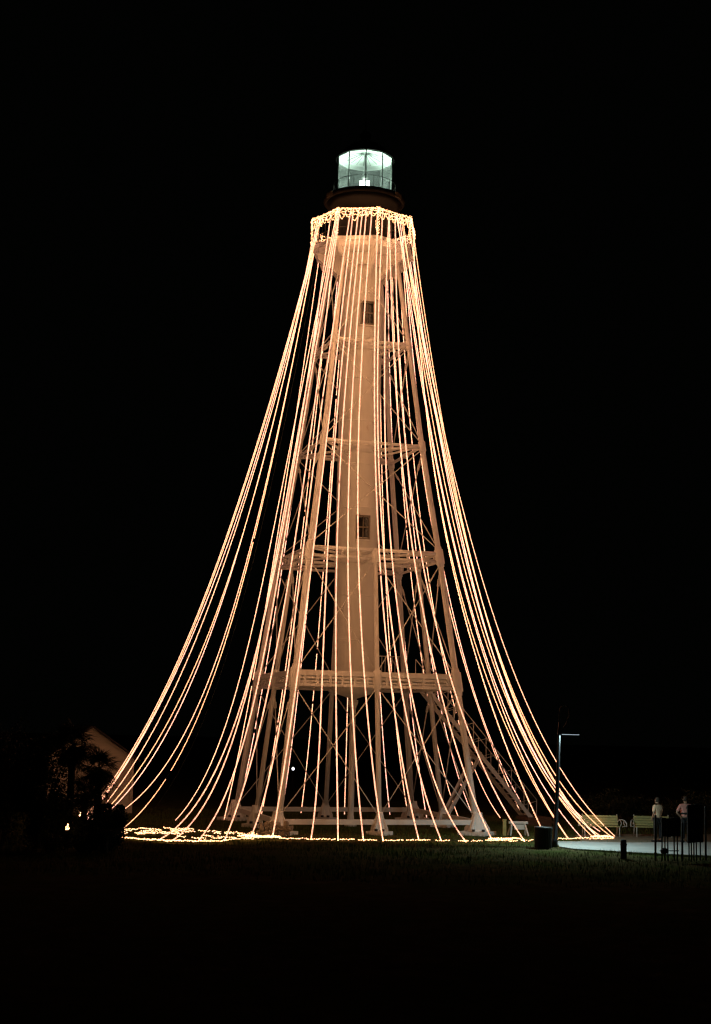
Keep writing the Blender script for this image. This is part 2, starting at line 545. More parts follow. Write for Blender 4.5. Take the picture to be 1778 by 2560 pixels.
# windows in the cylinder
WAZ = 16.1
wn = pol(WAZ, 1.0); wt = Vector((math.cos(math.radians(WAZ)), math.sin(math.radians(WAZ)), 0)); wz = Vector((0, 0, 1))
for zc, hh in ((22.42, .98), (12.80, .94)):
    ww = .50
    c = wn * (CR - .005) + wz * zc
    ax = (wt, wn, wz)
    fr = MB()
    for s in (-1, 1):
        fr.box(c + wt * s * (ww / 2 + .03), (.06, .14, hh + .12), axes=ax)
        fr.box(c + wz * s * (hh / 2 + .03), (ww, .139, .06), axes=ax)
    w = fr.build('window', M['sash'], LH)
    MB().box(c - wz * (hh / 2 + .09), (ww + .2, .20, .05), axes=ax).build('sill', M['wall'], w)
    MB().box(c + wn * .028, (ww, .05, .055), axes=ax).build('meeting_rail', M['sash'], w)
    MB().box(c + wn * .024, (.03, .05, hh), axes=ax).build('glazing_bar', M['sash'], w)
    for sx in (-1, 1):
        for sz in (-1, 1):
            MB().box(c + wn * .004 + wt * sx * ww / 4 + wz * sz * hh / 4, (ww / 2 - .03, .03, hh / 2 - .055), axes=ax).build('pane', M['pane'], w)
MB().lathe([(.0, 19.42), (.035, 19.45), (.0, 19.5)], n=8, cap=(False, False), c=tuple((pol(3, CR))[:2])).build('fixing_plate', M['darkmetal'], LH)

# main gallery: octagonal deck on brackets
OV = [16.1 + 45 * k for k in range(8)]
OR = 2.40
GZ = 25.55
def octprism(R, z0, z1, R0=None):
    R0 = R if R0 is None else R0
    return MB().lathe([(R0, z0), (R, z1)], n=8, smooth=False, a0=math.radians(OV[0]))
octprism(OR, GZ - .16, GZ).build('gallery_deck', M['iron'], LH)
octprism(OR - .12, GZ - .34, GZ - .162, OR - .22).build('deck_cornice', M['iron'], LH)
for az in OV:
    d = pol(az, 1.0); sd = Vector((-d.y, d.x, 0))
    mb = MB()
    vs = []
    for s in (-.07, .07):
        for r, z in ((CR - .05, GZ - .342), (OR - .18, GZ - .342), (OR - .30, GZ - .62), (CR + .55, GZ - .95), (CR - .05, GZ - 1.55)):
            vs.append(d * r + sd * s + Vector((0, 0, z)))
    n = 5
    mb.add(vs, [tuple(range(n)), tuple(range(2 * n - 1, n - 1, -1))] + [(i, n + i, n + (i + 1) % n, (i + 1) % n) for i in range(n)])
    mb.build('bracket', M['iron'], LH)
ws = MB().lathe([(CR + .02, GZ - .9), (CR + .12, GZ - .85), (CR + .18, GZ - .36)], n=48, cap=(False, False)).build('top_collar', M['iron'], LH)
# gallery railing: posts and rails
rail = MB()
RZ = 26.8
for k in range(8):
    A = pol(OV[k], 2.36); B = pol(OV[(k + 1) % 8], 2.36)
    for z in (GZ + .42, GZ + .84):
        rail.tube([A + Vector((0, 0, z)), B + Vector((0, 0, z))], .018, 6)
    rail.tube([A + Vector((0, 0, RZ - .02)), B + Vector((0, 0, RZ - .02))], .026, 6)
    for i in range(4):
        q = A + (B - A) * (i / 4)
        rail.tube([q + Vector((0, 0, GZ)), q + Vector((0, 0, RZ))], .034 if i == 0 else .02, 6)
rail.build('gallery_railing', M['black'], LH)
# watch room and upper gallery
MB().lathe([(1.30, GZ), (1.30, 27.25), (1.36, 27.4), (1.52, 27.6), (1.72, 27.78)], n=48, cap=(True, True)).build('watch_room', M['black'], LH)
MB().lathe([(1.74, 27.785), (1.84, 27.80), (1.86, 27.86), (1.86, 27.97), (1.82, 28.0)], n=48).build('upper_deck', M['darkdeck'], LH)
for az0 in (-57, 55):
    mb = MB(); vs = []
    N = 7
    for rr in (1.872, 1.895):
        for z in (27.74, 27.98):
            for i in range(N):
                p = pol(az0 - 7 + 14 * i / (N - 1), rr, z); vs.append(p)
    fs = []
    for i in range(N - 1):
        fs += [(i, i + 1, N + i + 1, N + i), (2 * N + i, 3 * N + i, 3 * N + i + 1, 2 * N + i + 1), (i, 2 * N + i, 2 * N + i + 1, i + 1), (N + i, N + i + 1, 3 * N + i + 1, 3 * N + i)]
    fs += [(0, N, 3 * N, 2 * N), (N - 1, 3 * N - 1, 4 * N - 1, 2 * N - 1)]
    mb.add(vs, fs).build('rim_plate', M['rock'], LH)
ur = MB()
ring = [pol(i * 10, 1.42, 28.68) for i in range(37)]
ur.tube(ring, .012, 6)
for k in range(10):
    ur.tube([pol(16 + 36 * k, 1.42, 27.99), pol(16 + 36 * k, 1.42, 28.68)], .009, 6)
ur.build('upper_railing', M['darkdeck'], LH)

# lantern room
LT = MB().lathe([(1.27, 28.0), (1.30, 28.02), (1.30, 28.10), (1.27, 28.12)], n=10, smooth=False, a0=math.radians(2)).build('lantern_room', M['mullion'], LH)
LA = [2 + 36 * k for k in range(10)]
LR = 1.28; LZ0, LZ1 = 28.10, 29.92
for k in range(10):
    a = pol(LA[k], LR); b = pol(LA[(k + 1) % 10], LR)
    MB().tube([a + Vector((0, 0, LZ0)), a + Vector((0, 0, LZ1))], .026, 8).build('mullion', M['mullion'], LT)
    a2 = pol(LA[k], LR - .012); b2 = pol(LA[(k + 1) % 10], LR - .012)
    t = (b2 - a2).normalized() * .03
    a2 += t; b2 -= t
    MB().add([a2 + Vector((0, 0, LZ0)), b2 + Vector((0, 0, LZ0)), b2 + Vector((0, 0, LZ1)), a2 + Vector((0, 0, LZ1))], [(0, 1, 2, 3)]).build('pane', M['glass'], LT)
MB().lathe([(1.27, LZ1 - .02), (1.20, LZ1 + .02), (.92, LZ1 + .05), (.88, LZ1 + .09), (.10, LZ1 + .34), (.02, LZ1 + .34)], n=10, smooth=False, a0=math.radians(2), cap=(False, False)).build('ceiling', M['ceil'], LT)
for k in range(16):
    a = k * 22.5 + 5
    MB().beam(pol(a, .12, LZ1 + .315), pol(a, .86, LZ1 + .085), .018, .02).build('ceiling_rib', M['mullion'], LT)
MB().lathe([(.09, LZ1 + .30), (.11, LZ1 + .30), (.11, LZ1 + .34), (.09, LZ1 + .34)], n=20, cap=(False, False)).build('ceiling_boss', M['mullion'], LT)
MB().lathe([(1.30, LZ1 - .03), (1.38, LZ1 - .01), (1.38, LZ1 + .07), (1.20, LZ1 + .22), (.70, LZ1 + .66), (.22, LZ1 + .92), (.18, LZ1 + 1.0), (.24, LZ1 + 1.08), (.26, LZ1 + 1.22), (.16, LZ1 + 1.36), (.03, LZ1 + 1.44), (.02, LZ1 + 2.1)], n=40, cap=(False, True)).build('roof', M['black'], LT)
MB().lathe([(.26, 28.02), (.26, 28.1), (.10, 28.2), (.09, 28.6)], n=20).build('lamp_pedestal', M['darkmetal'], LT)
lb = MB()
for s in (-1, 1):
    lb.box((.115 * s, -.05, 28.74), (.215, .30, .26), 0)
lb.build('beacon_lamp', M['beacon'], LT)
MB().lathe([(.05, 28.89), (.12, 28.92), (.20, 29.02), (.13, 29.14), (.05, 29.20), (.018, 29.36), (.018, LZ1 + .3)], n=16).build('optic', M['darkmetal'], LT)
ld = bpy.data.lights.new('lantern_light', 'POINT')
ld.energy = 230; ld.color = (0.72, 1.0, 0.84); ld.shadow_soft_size = 0.12
lo = bpy.data.objects.new('lantern_light', ld); col.objects.link(lo); lo.location = (0.0, -.42, 28.72); lo.parent = LT

# stair leaving the platform square to its far right side
SD = pol(AZ['B'] + 45, 1.0)
SW = Vector((-SD.y, SD.x, 0))
T0 = node('C', 1) + (node('D', 1) - node('C', 1)) * .42
T0.z = 6.30
RUN = 5.55
ST = MB().box((T0.x - SD.x * .4, T0.y - SD.y * .4, 6.33), (1.0, 1.1, .05), math.radians(16)).build('staircase', M['iron'], LH)
def spt(t, s, dz=0.0):
    return T0 + SD * (RUN * t) + SW * s + Vector((0, 0, -(6.30 - .12) * t + dz))
for s in (-.52, .52):
    MB().beam(spt(0, s, -.10), spt(1, s, -.10), .05, .17).build('stringer', M['iron'], ST)
tread = MB().box((0, 0, 0), (.20, 1.0, .03), math.atan2(SD.y, SD.x)).mesh('tread', M['iron'])
NT = 27
for i in range(NT):
    inst('tread', tread, ST, spt((i + .5) / NT, 0, -.02))
for s in (-.48, .48):
    NB = 9
    hr = MB()
    hr.tube([spt(0, s, 1.0), spt(1, s, 1.0)], .022, 6)
    hr.build('handrail', M['rod'], ST)
    for i in range(NB + 1):
        MB().tube([spt(i / NB, s, 0), spt(i / NB, s, 1.0)], .018, 6).build('baluster', M['rod'], ST)
    for i in range(NB):
        MB().tube([spt(i / NB, s, .08), spt((i + 1) / NB, s, .95)], .012, 5).build('rail_brace', M['rod'], ST)
cf = node('C', 0)
for s, k in ((-.46, -.18), (.46, .32)):
    MB().beam(cf + SW * k + Vector((.1, 0, .3)), spt(.50, s, -.22), .12, .12).build('stair_strut', M['iron'], ST)
MB().beam(spt(.5, -.46, -.26), spt(.5, .46, -.26), .1, .1).build('stair_cross_beam', M['iron'], ST)
e = spt(1.0, 0)
pad = thing('stair_footing', 'low brown masonry block at the foot of the lighthouse stairs', 'footing', (e.x + .1, e.y, 0), math.radians(16))
for j in range(3):
    for i in range(5):
        MB().box((-.46 + i * .235 + (.05 if j % 2 else -.05), -.02, .01 + .14 * j), (.225, 1.3, .13)).build('brick', M['brick'], pad)

# ------------------------------------------------------------------ light strings
def catenary(A, B, a, w, n):
    A = np.array(A, float); B = np.array(B, float)
    d = np.hypot(*(B - A)[:2]); Hh = A[2] - B[2]
    lo, hi = -200.0, 400.0
    f = lambda u0: a * (np.cosh(np.clip(u0 / a, -50, 50)) - np.cosh(np.clip((d - u0) / a, -50, 50))) - Hh
    for _ in range(90):
        m = (lo + hi) / 2
        if f(m) > 0: hi = m
        else: lo = m
    u0 = (lo + hi) / 2
    c = B[2] - a * np.cosh((d - u0) / a)
    s = np.linspace(np.sinh(-u0 / a), np.sinh((d - u0) / a), n)
    u = u0 + a * np.arcsinh(s)
    P = A + (B - A) * (u / d)[:, None]
    P[:, 2] = np.maximum(a * np.cosh((u - u0) / a) + c, 0.03)
    P[:, 0] += w * np.sin(np.pi * np.linspace(0, 1, n))
    return P

OCT = np.array([(0, 0, 1), (1, 0, 0), (0, 1, 0), (-1, 0, 0), (0, -1, 0), (0, 0, -1)], float)
OCTF = np.array([(0, 1, 2), (0, 2, 3), (0, 3, 4), (0, 4, 1), (5, 2, 1), (5, 3, 2), (5, 4, 3), (5, 1, 4)], np.int32)
def bulbs_mesh(name, P, m, spacing=0.046, length=0.068, r=0.0185, jit=0.002, drop=None):
    P = np.asarray(P, float)
    seg = np.linalg.norm(np.diff(P, axis=0), axis=1)
    s = np.concatenate([[0], np.cumsum(seg)])
    q = np.arange(spacing / 2, s[-1], spacing)
    if drop is not None:
        keep = np.ones(len(q), bool)
        for a, b in drop:
            keep &= ~((q / s[-1] > a) & (q / s[-1] < b))
        q = q[keep]
    C = np.stack([np.interp(q, s, P[:, k]) for k in range(3)], 1)
    C2 = np.stack([np.interp(np.minimum(q + .03, s[-1]), s, P[:, k]) for k in range(3)], 1)
    C1 = np.stack([np.interp(np.maximum(q - .03, 0), s, P[:, k]) for k in range(3)], 1)
    T = C2 - C1; T /= np.linalg.norm(T, axis=1)[:, None] + 1e-12
    C += rng.normal(0, jit, C.shape)
    ref = np.where(np.abs(T[:, 2:3]) < .9, np.array([[0, 0, 1.]]), np.array([[1., 0, 0]]))
    X = np.cross(ref, T); X /= np.linalg.norm(X, axis=1)[:, None]
    Y = np.cross(T, X)
    sc = rng.uniform(.85, 1.15, len(q))
    V = C[:, None, :] + sc[:, None, None] * r * (OCT[None, :, 0:1] * X[:, None, :] + OCT[None, :, 1:2] * Y[:, None, :]) + OCT[None, :, 2:3] * T[:, None, :] * length / 2
    n = len(q)
    F = (OCTF[None] + 6 * np.arange(n, dtype=np.int32)[:, None, None]).reshape(-1)
    me = bpy.data.meshes.new(name)
    me.vertices.add(n * 6); me.vertices.foreach_set('co', V.reshape(-1))
    me.loops.add(len(F)); me.loops.foreach_set('vertex_index', F)
    me.polygons.add(n * 8); me.polygons.foreach_set('loop_start', np.arange(0, n * 24, 3, dtype=np.int32))
    me.materials.append(m)
    me.update(calc_edges=True)
    return me

def light_thing(name, P, label, cat, group=None, m='bulb', lit=True, **kw):
    P = np.asarray(P, float)
    base = P[-1]
    t = thing(name, label, cat, tuple(base), 0, group)
    L = P - base
    MB().tube([tuple(p) for p in L[::max(1, len(L) // 60)]] + [tuple(L[-1])], .007, 4).build('cable', M['cable'], t)
    if lit:
        o = bpy.data.objects.new('bulbs', bulbs_mesh('bulbs', L, M[m], **kw)); col.objects.link(o)
        o.parent = t; o['kind'] = 'stuff'
    return t

def added_sleeve_mb(L, base, r=.025, half=95, n=7):
    # added half round channel, dims the string's face turned away from the tower
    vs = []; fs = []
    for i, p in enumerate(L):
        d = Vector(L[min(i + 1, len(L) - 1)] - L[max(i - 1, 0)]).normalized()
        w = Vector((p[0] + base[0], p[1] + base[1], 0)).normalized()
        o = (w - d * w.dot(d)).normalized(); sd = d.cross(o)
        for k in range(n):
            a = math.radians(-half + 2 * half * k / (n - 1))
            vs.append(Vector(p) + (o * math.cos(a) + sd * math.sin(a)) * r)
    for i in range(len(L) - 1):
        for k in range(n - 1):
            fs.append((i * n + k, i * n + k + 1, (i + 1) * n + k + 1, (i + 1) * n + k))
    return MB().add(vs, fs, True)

def octpt(az, z=RZ, R=2.38):
    k = math.floor((az - 16.1) / 45); mid = math.radians(16.1 + 45 * k + 22.5)
    a = math.radians(az)
    r = R * math.cos(math.radians(22.5)) / math.cos(a - mid)
    return (r * math.sin(a), -r * math.cos(a), z)

def string(az, a, w, x, y, label, group, m='bulb', lit=True, drop=None, zend=.03, added_sleeve=False):
    P = catenary(octpt(az), (x, y, zend), a, w, 160)
    t = light_thing('light_string', P, label, 'string light', group, m, lit, drop=drop)
    if added_sleeve:
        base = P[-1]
        added_sleeve_mb((P - base)[::2], base).build('added_sleeve', M['added_sleeve'], t)  # added part that tones down the string's outward glow
    return t

FG = 'light strings landing along the front ground strand'
FRONT = [  # rail azimuth, catenary constant, wind bow, ground point, landing hint
    (-40.5, 4.0, -0.2, -6.89, -10.00, 'leftmost'),
    (-28.5, 4.0, -0.6, -6.38, -10.39, 'second from left'),
    (-27.0, 4.0, -0.6, -5.46, -9.95, 'third from left'),
    (-27.0, 5.0, -0.2, -4.54, -9.70, 'fourth from left'),
    (-15.0, 3.0, -0.6, -3.73, -7.59, 'fifth from left, ending in a bright heap'),
    (-12.0, 6.0, -0.2, -2.91, -7.74, 'sixth from left, ending in front of the rocks'),
    (-6.0, 2.5, -0.6, -1.46, -8.09, 'seventh from left, just right of the rocks'),
    (-1.5, 4.0, -0.6, -0.45, -8.00, 'eighth from left, left of the central column'),
    (3.0, 2.5, -0.6, 0.50, -7.91, 'eighth from right, right of the central column'),
    (9.0, 3.0, -0.6, 1.23, -7.90, 'seventh from right, by the near middle leg'),
    (15.0, 3.0, -0.4, 2.60, -7.32, 'sixth from right'),
    (21.0, 3.0, -0.6, 3.44, -7.47, 'fifth from right'),
    (30.0, 2.5, -0.6, 4.36, -7.40, 'fourth from right'),
    (30.0, 4.0, -0.4, 5.42, -6.72, 'third from right, beside the right near foot'),
    (39.0, 4.0, -0.6, 6.67, -6.56, 'second from right, passing the white trestle'),
    (100.0, 6.0, -0.6, 7.85, -3.61, 'rightmost, ending behind the litter bin'),
]
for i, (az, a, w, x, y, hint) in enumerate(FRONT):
    string(az, a, w, x, y, 'warm light string of the front row, ' + hint, FG, 'bulb', added_sleeve=True, drop=[(.13 + .047 * i, .1335 + .047 * i)] if i % 3 == 1 else None)

LG = 'light strings sweeping down to the left'
ORDN = ['outermost', 'second', 'third', 'fourth', 'fifth', 'sixth', 'seventh', 'eighth', 'ninth', 'tenth', 'eleventh', 'twelfth', 'thirteenth']
for i, (az, a, w, x, y, lab, kw) in enumerate([
    (-60, 6.5, -.3, -11.24, -1.80, None, {}), (-58, 6.5, -.3, -11.14, -1.77, None, {}), (-64, 7.0, 0, -11.11, -1.25, None, {}),
    (-118, 6.0, -.3, -10.97, -.70, None, {}), (-90, 5.0, 0, -10.87, -.14, None, {}), (-108, 4.5, -.3, -10.74, -.10, None, {}),
    (-114, 3.5, -.3, -10.50, .51, 'warm light string curving to the ground just right of the bunch at the palms', {}),
    (-110, 5.5, -.3, -8.76, -8.67, 'innermost lit string of the left sweep with an unlit gap low down', {'drop': [(.505, .512), (.868, .882)]}),
    (-52, 3.5, -.3, -8.62, -2.64, 'unlit dark string hanging right of the left sweep', {'lit': False}),
    (-30, 3.2, -.6, -7.59, .71, 'light string ending highest, short of the left lawn strands', {}),
]):
    string(az, a, w, x, y, lab or 'warm light string ending behind the palm thicket, %s from the left' % ORDN[i], LG, ('bulb_s', 'bulb_y', 'bulb_p')[i % 3], **kw)

RG = 'light strings sweeping down to the right benches'
for i, (az, a, w, x, y) in enumerate([
    (122, 5.5, .3, 10.81, -2.75), (47, 4.5, .3, 10.53, -4.08), (118, 4.0, .3, 10.65, -.11), (40, 4.0, .6, 10.14, -4.19), (104, 4.3, .1, 10.2, -1.6), (112, 4.5, 0, 10.07, -2.53), (58, 4.6, .1, 9.9, -4.35), (50, 4.5, 0, 9.69, -4.53),
    (45, 4.5, 0, 9.23, -4.25), (42, 5.0, 0, 8.63, -4.63), (100, 5.5, -.6, 8.57, -5.05), (124, 7.0, -.3, 8.90, 9.66), (126, 8.0, -.6, 8.32, 7.61)]):
    string(az, a, w, x, y, 'warm light string of the right sweep, %s counted from its outer right edge' % ORDN[i], RG, ('bulb_s', 'bulb_y', 'bulb_p')[i % 3])

BG = 'light strings on the far side of the tower'
for i, (az, x, y) in enumerate([(134, 7.2, 7.6), (140, 5.9, 7.4), (146, 5.2, 8.0), (152, 3.6, 6.6), (160, 2.8, 8.6), (168, 1.9, 8.0), (178, -.3, 7.6),
                               (188, -1.2, 8.8), (198, -2.4, 7.9), (208, -3.3, 7.0), (218, -4.2, 6.2), (228, -5.2, 4.0), (236, -5.6, 2.2)]):
    dr = []
    for k in range(i % 3 + 1):
        d = rng.uniform(.25, .85); dr.append((d, d + rng.uniform(.004, .012)))
    string(az, 4.2, -.15, x, y, 'light string behind the tower, dropping to the far lawn', BG, 'bulb_p' if i % 2 else 'bulb_s', drop=dr)

# garlands wound on the gallery railing, one for each side of the octagon
sides = {0: 'right front', 7: 'front', 6: 'left front', 1: 'right', 5: 'left'}
for k in range(8):
    A = np.array(pol(OV[k], 2.40)); B = np.array(pol(OV[(k + 1) % 8], 2.40))
    out = (A + B) / 2; out /= np.linalg.norm(out)
    def pt(t, z, o=0.0):
        p = A + (B - A) * t + out * o; return (p[0], p[1], z)
    P = []
    tt = np.linspace(0, 1, 60)
    sag1 = random.uniform(.08, .16)
    for t in tt: P.append(pt(t, RZ + .02 - .10 * 4 * t * (1 - t) * .5 + .025 * math.sin(t * 60), .035 * math.cos(t * 60)))
    for t in np.linspace(1, 1, 2): P.append(pt(t, RZ - .02))
    for t in tt[::-1]: P.append(pt(t, RZ - .10 - sag1 * 4 * t * (1 - t) + .03 * math.sin(t * 31 + k), .04))
    for t in tt: P.append(pt(t, RZ - .19 - (sag1 + .05) * 4 * t * (1 - t) + .04 * math.sin(t * 17 + 2 * k), .05))
    for t in tt[::-1]: P.append(pt(t, RZ - .04 - sag1 * .5 * 4 * t * (1 - t) + .035 * math.sin(t * 43 + 3 * k), .03))
    # corner post windings
    for z in np.linspace(RZ, GZ + .05, 40): P.append(pt(1 + .015 * math.sin(z * 50), z, .03 * math.cos(z * 50)))
    for z in np.linspace(GZ + .05, RZ - .15, 14): P.append(pt(.985 - .05 * math.sin((z - GZ) * 3), z, .05))
    # hanging loops under the rail
    t = .96
    while t > .06:
        w = random.uniform(.10, .20); dp = random.uniform(.12, .42)
        for u in np.linspace(0, 1, 12):
            P.append(pt(max(t - w * u, .02), RZ - .18 - dp * 4 * u * (1 - u), .06))
        t -= w
    lab = 'garland of warm lights wound on the %s side of the gallery railing' % sides[k] if k in sides else 'garland of warm lights on a far side of the gallery railing'
    light_thing('light_garland', P, lab, 'garland', 'garlands on the gallery railing', 'bulb_r', jit=.010, spacing=.062)

# strands lying on the lawn
def ground_strand(pts, label, amp=.05, seed=0, group='light strands lying on the lawn', m='bulb_g', drop=None, z=.045):
    r = np.random.default_rng(seed)
    pts = np.array(pts, float)
    s = np.concatenate([[0], np.cumsum(np.linalg.norm(np.diff(pts, axis=0), axis=1))])
    q = np.arange(0, s[-1], .12)
    P = np.stack([np.interp(q, s, pts[:, 0]), np.interp(q, s, pts[:, 1]), np.full(len(q), z)], 1)
    nz = r.normal(0, 1, (len(q), 2)); ker = np.ones(5) / 5
    for c in (0, 1): P[:, c] += np.convolve(nz[:, c], ker, 'same') * amp * 2.2
    P[:, 2] += np.abs(r.normal(0, .012, len(q)))
    return light_thing('ground_light_strand', P, label, 'string light', group, m, jit=.010, spacing=.058, drop=drop)
FL = [(-8.72, -9.1), (-7.6, -9.7), (-6.9, -10.0), (-6.38, -10.4), (-5.46, -10.0), (-4.54, -9.7), (-3.73, -7.9), (-2.91, -7.8), (-1.46, -8.09), (-.45, -8.0), (.5, -7.91), (1.23, -7.9), (2.6, -7.35), (3.44, -7.47), (4.36, -7.4), (5.42, -6.75), (6.67, -6.56), (7.35, -6.2), (8.57, -5.15), (9.23, -4.35), (9.69, -4.6), (10.53, -4.1)]
ground_strand(FL[0:4], 'bright light strand on the lawn, left end of the front line', .02, 1)
ground_strand(FL[0:4], 'doubled light strand beside the left end of the front line', .05, 11)
ground_strand(FL[3:7], 'bright light strand on the lawn running to the rock pile', .05, 2)
ground_strand([(-6.6, -10.3), (-5.4, -10.15), (-4.6, -9.9)], 'short extra light strand at the left bend of the front line', .06, 3)
ground_strand(FL[6:10], 'light strand on the lawn in front of the rocks', .05, 4, drop=[(.25, .3), (.7, .74)])
ground_strand(FL[9:13], 'thin light strand on the lawn in front of the near middle leg', .04, 5, drop=[(.2, .24), (.48, .55), (.8, .83)])
ground_strand(FL[12:16], 'thin light strand on the lawn before the right near foot', .04, 6, drop=[(.15, .2), (.4, .48), (.62, .66), (.86, .9)])
ground_strand(FL[15:18], 'light strand on the lawn beside the white trestle', .05, 7, drop=[(.55, .62), (.75, .8), (.9, .94)])
ground_strand(FL[17:], 'light strand along the pavement edge by the benches', .05, 8)
for i, (x0, y0, x1, y1) in enumerate([(-9.1, -5.2, -6.3, -4.9), (-9.3, -5.9, -6.0, -5.6), (-9.2, -6.6, -6.6, -6.4), (-9.4, -7.1, -6.2, -6.7), (-8.4, -4.5, -6.2, -4.4), (-8.9, -7.6, -7.0, -7.0), (-6.0, -5.0, -4.4, -5.6), (-5.7, -7.4, -3.6, -8.6), (-5.2, -6.4, -4.2, -6.3), (-6.4, -8.3, -4.6, -8.6), (-3.9, -5.5, -3.1, -5.9), (-4.4, -6.0, -3.4, -6.2)]):
    xm = (x0 + x1) / 2
    ground_strand([(x0, y0), (xm, (y0 + y1) / 2 + random.uniform(-.3, .3)), (x1, y1)], 'short loose light strand lying among others on the left lawn', .08, 20 + i, 'loose light strands on the left lawn', 'bulb_g', drop=[(random.uniform(.2, .3), random.uniform(.34, .45)), (random.uniform(.6, .7), random.uniform(.72, .85))])
def heap(x, y, rx, ry, n, label, seed, z0=0.0):
    r = np.random.default_rng(seed)
    P = []
    for i in range(n):
        a = i * .55 + r.normal(0, .25); k = .35 + .65 * r.random()
        P.append((x + rx * k * math.cos(a), y + ry * k * math.sin(a), .05 + z0 + .10 * (1 - k) * (z0 == 0) + (.03 + .16 * (z0 > 0)) * r.random()))
    light_thing('light_heap', P, label, 'string light', 'coiled heaps of lights', 'bulb_g', spacing=.07)
heap(-3.73, -7.75, .55, .35, 46, 'bright heap of coiled lights left of the rocks', 1)
heap(-2.95, -7.85, .45, .22, 30, 'small heap of coiled lights before the rocks', 2)
heap(5.42, -6.75, .25, .18, 20, 'small heap of coiled lights at the right near foot', 3)
heap(6.1, -6.3, .7, .15, 26, 'flat tangle of lights between the right foot and trestle', 5)
heap(10.1, -4.0, .5, .30, 26, 'tangle of lights where the right strings meet before the bench', 4)
heap(-8.98, -16.0, .07, .05, 9, 'glowing knot of lights caught low in the palm thicket', 6, .72)
heap(-8.62, -16.0, .035, .03, 5, 'single small glint of lights above the knot in the thicket', 7, 1.10)

# ------------------------------------------------------------------ house behind the left strings
HS = thing('house', 'small pale clapboard house with gable end behind the left strings', 'house', (-12.15, 5.2, 0), 0.22)
HW, EA, AP, HD = 1.95, 2.55, 3.90, 7.0
vs = []
for y in (0.03, HD):
    vs += [(-HW, y, 0), (HW, y, 0), (HW, y, EA), (0, y, AP), (-HW, y, EA)]
MB().add(vs, [(4, 3, 2, 1, 0), (5, 6, 7, 8, 9), (1, 2, 7, 6), (0, 5, 9, 4), (0, 1, 6, 5)]).build('wall', M['siding'], HS)
z = .12; bh = .19
while z < AP - .06:
    z1 = min(z + bh, AP - .03)
    wd = lambda zz: HW if zz <= EA else HW * (AP - zz) / (AP - EA)
    a, b = wd(z), max(wd(z1), .02)
    MB().add([(-a, -.030, z), (a, -.030, z), (b, .0, z1), (-b, .0, z1), (-a, .028, z), (a, .028, z), (b, .028, z1), (-b, .028, z1)],
             [(0, 1, 2, 3), (7, 6, 5, 4), (0, 4, 5, 1), (3, 2, 6, 7), (1, 5, 6, 2), (0, 3, 7, 4)]).build('siding_board', M['siding'], HS)
    z = z1
for s in (-1, 1):
    d = Vector((HW * s, 0, EA - AP)); L = d.length; d.normalize()
    nrm = Vector((-d.z * s, 0, d.x * s))
    mb = MB()
    p0 = Vector((0, -.28, AP + .02)); p1 = Vector((0, -.28, AP + .02)) + d * (L + .35)
    vs = []
    for y in (-.28, HD + .28):
        for p in (p0, p1):
            vs += [Vector((p.x, y, p.z)), Vector((p.x, y, p.z)) + nrm * .09]
    mb.add(vs, [(0, 2, 3, 1), (4, 5, 7, 6), (0, 1, 5, 4), (2, 6, 7, 3), (1, 3, 7, 5), (0, 4, 6, 2)])
    mb.build('roof', M['roof'], HS)
    MB().box((s * (HW - .03), -.04, EA / 2), (.12, .06, EA)).build('corner_board', M['siding'], HS)
MB().box((0, HD / 2, .02), (2 * HW - .1, HD - .1, .12)).build('foundation', M['brick'], HS)

# ------------------------------------------------------------------ palms and shrubs at the left
def fan_mesh(seed, L=.85, n=17):
    r = random.Random(seed)
    mb = MB()
    pet = L * .75
    mb.tube([(0, 0, 0), (pet * .5, 0, .05), (pet, 0, 0)], [.022, .015, .010], 4)
    for i in range(n):
        a = math.radians(-118 + 236 * i / (n - 1) + r.uniform(-4, 4))
        l = L * (1 - .25 * abs(i / (n - 1) - .5)) * r.uniform(.85, 1.08)
        d = Vector((math.cos(a), math.sin(a), 0)); sd = Vector((-d.y, d.x, 0))
        b = Vector((pet, 0, 0)); w = .030
        dr = -l * r.uniform(.10, .42)
        m1 = b + d * l * .55 + Vector((0, 0, .04 + dr * .25)); t = b + d * l * .9 + Vector((0, 0, dr))
        mb.add([b, m1 + sd * w, m1 - sd * w, t, m1 + Vector((0, 0, .02))], [(0, 2, 4), (0, 4, 1), (1, 4, 3), (4, 2, 3)])
    return mb.mesh('frond', M['frond'])
FANS = [fan_mesh(i, .85 + .1 * (i % 3)) for i in range(5)]
def palm(loc, h, s, nf, label):
    t = thing('fan_palm', label, 'palm tree', loc, 0, 'fan palms in the left thicket')
    prof = []
    k = max(3, int(h / .12))
    for i in range(k + 1):
        prof.append((.13 * (1.05 - .25 * i / k) + (.015 if i % 2 else 0), h * i / k))
    MB().lathe(prof, n=12).build('trunk', M['trunk'], t)
    for i in range(nf):
        el = math.radians(random.uniform(-70, 80)); az = i * 2.4 + random.uniform(-.3, .3)
        inst('frond', FANS[i % 5], t, (0, 0, h + .05 if i % 3 else h * random.uniform(.45, 1.0)), (random.uniform(-.3, .3), -el, az), (s, s, s))
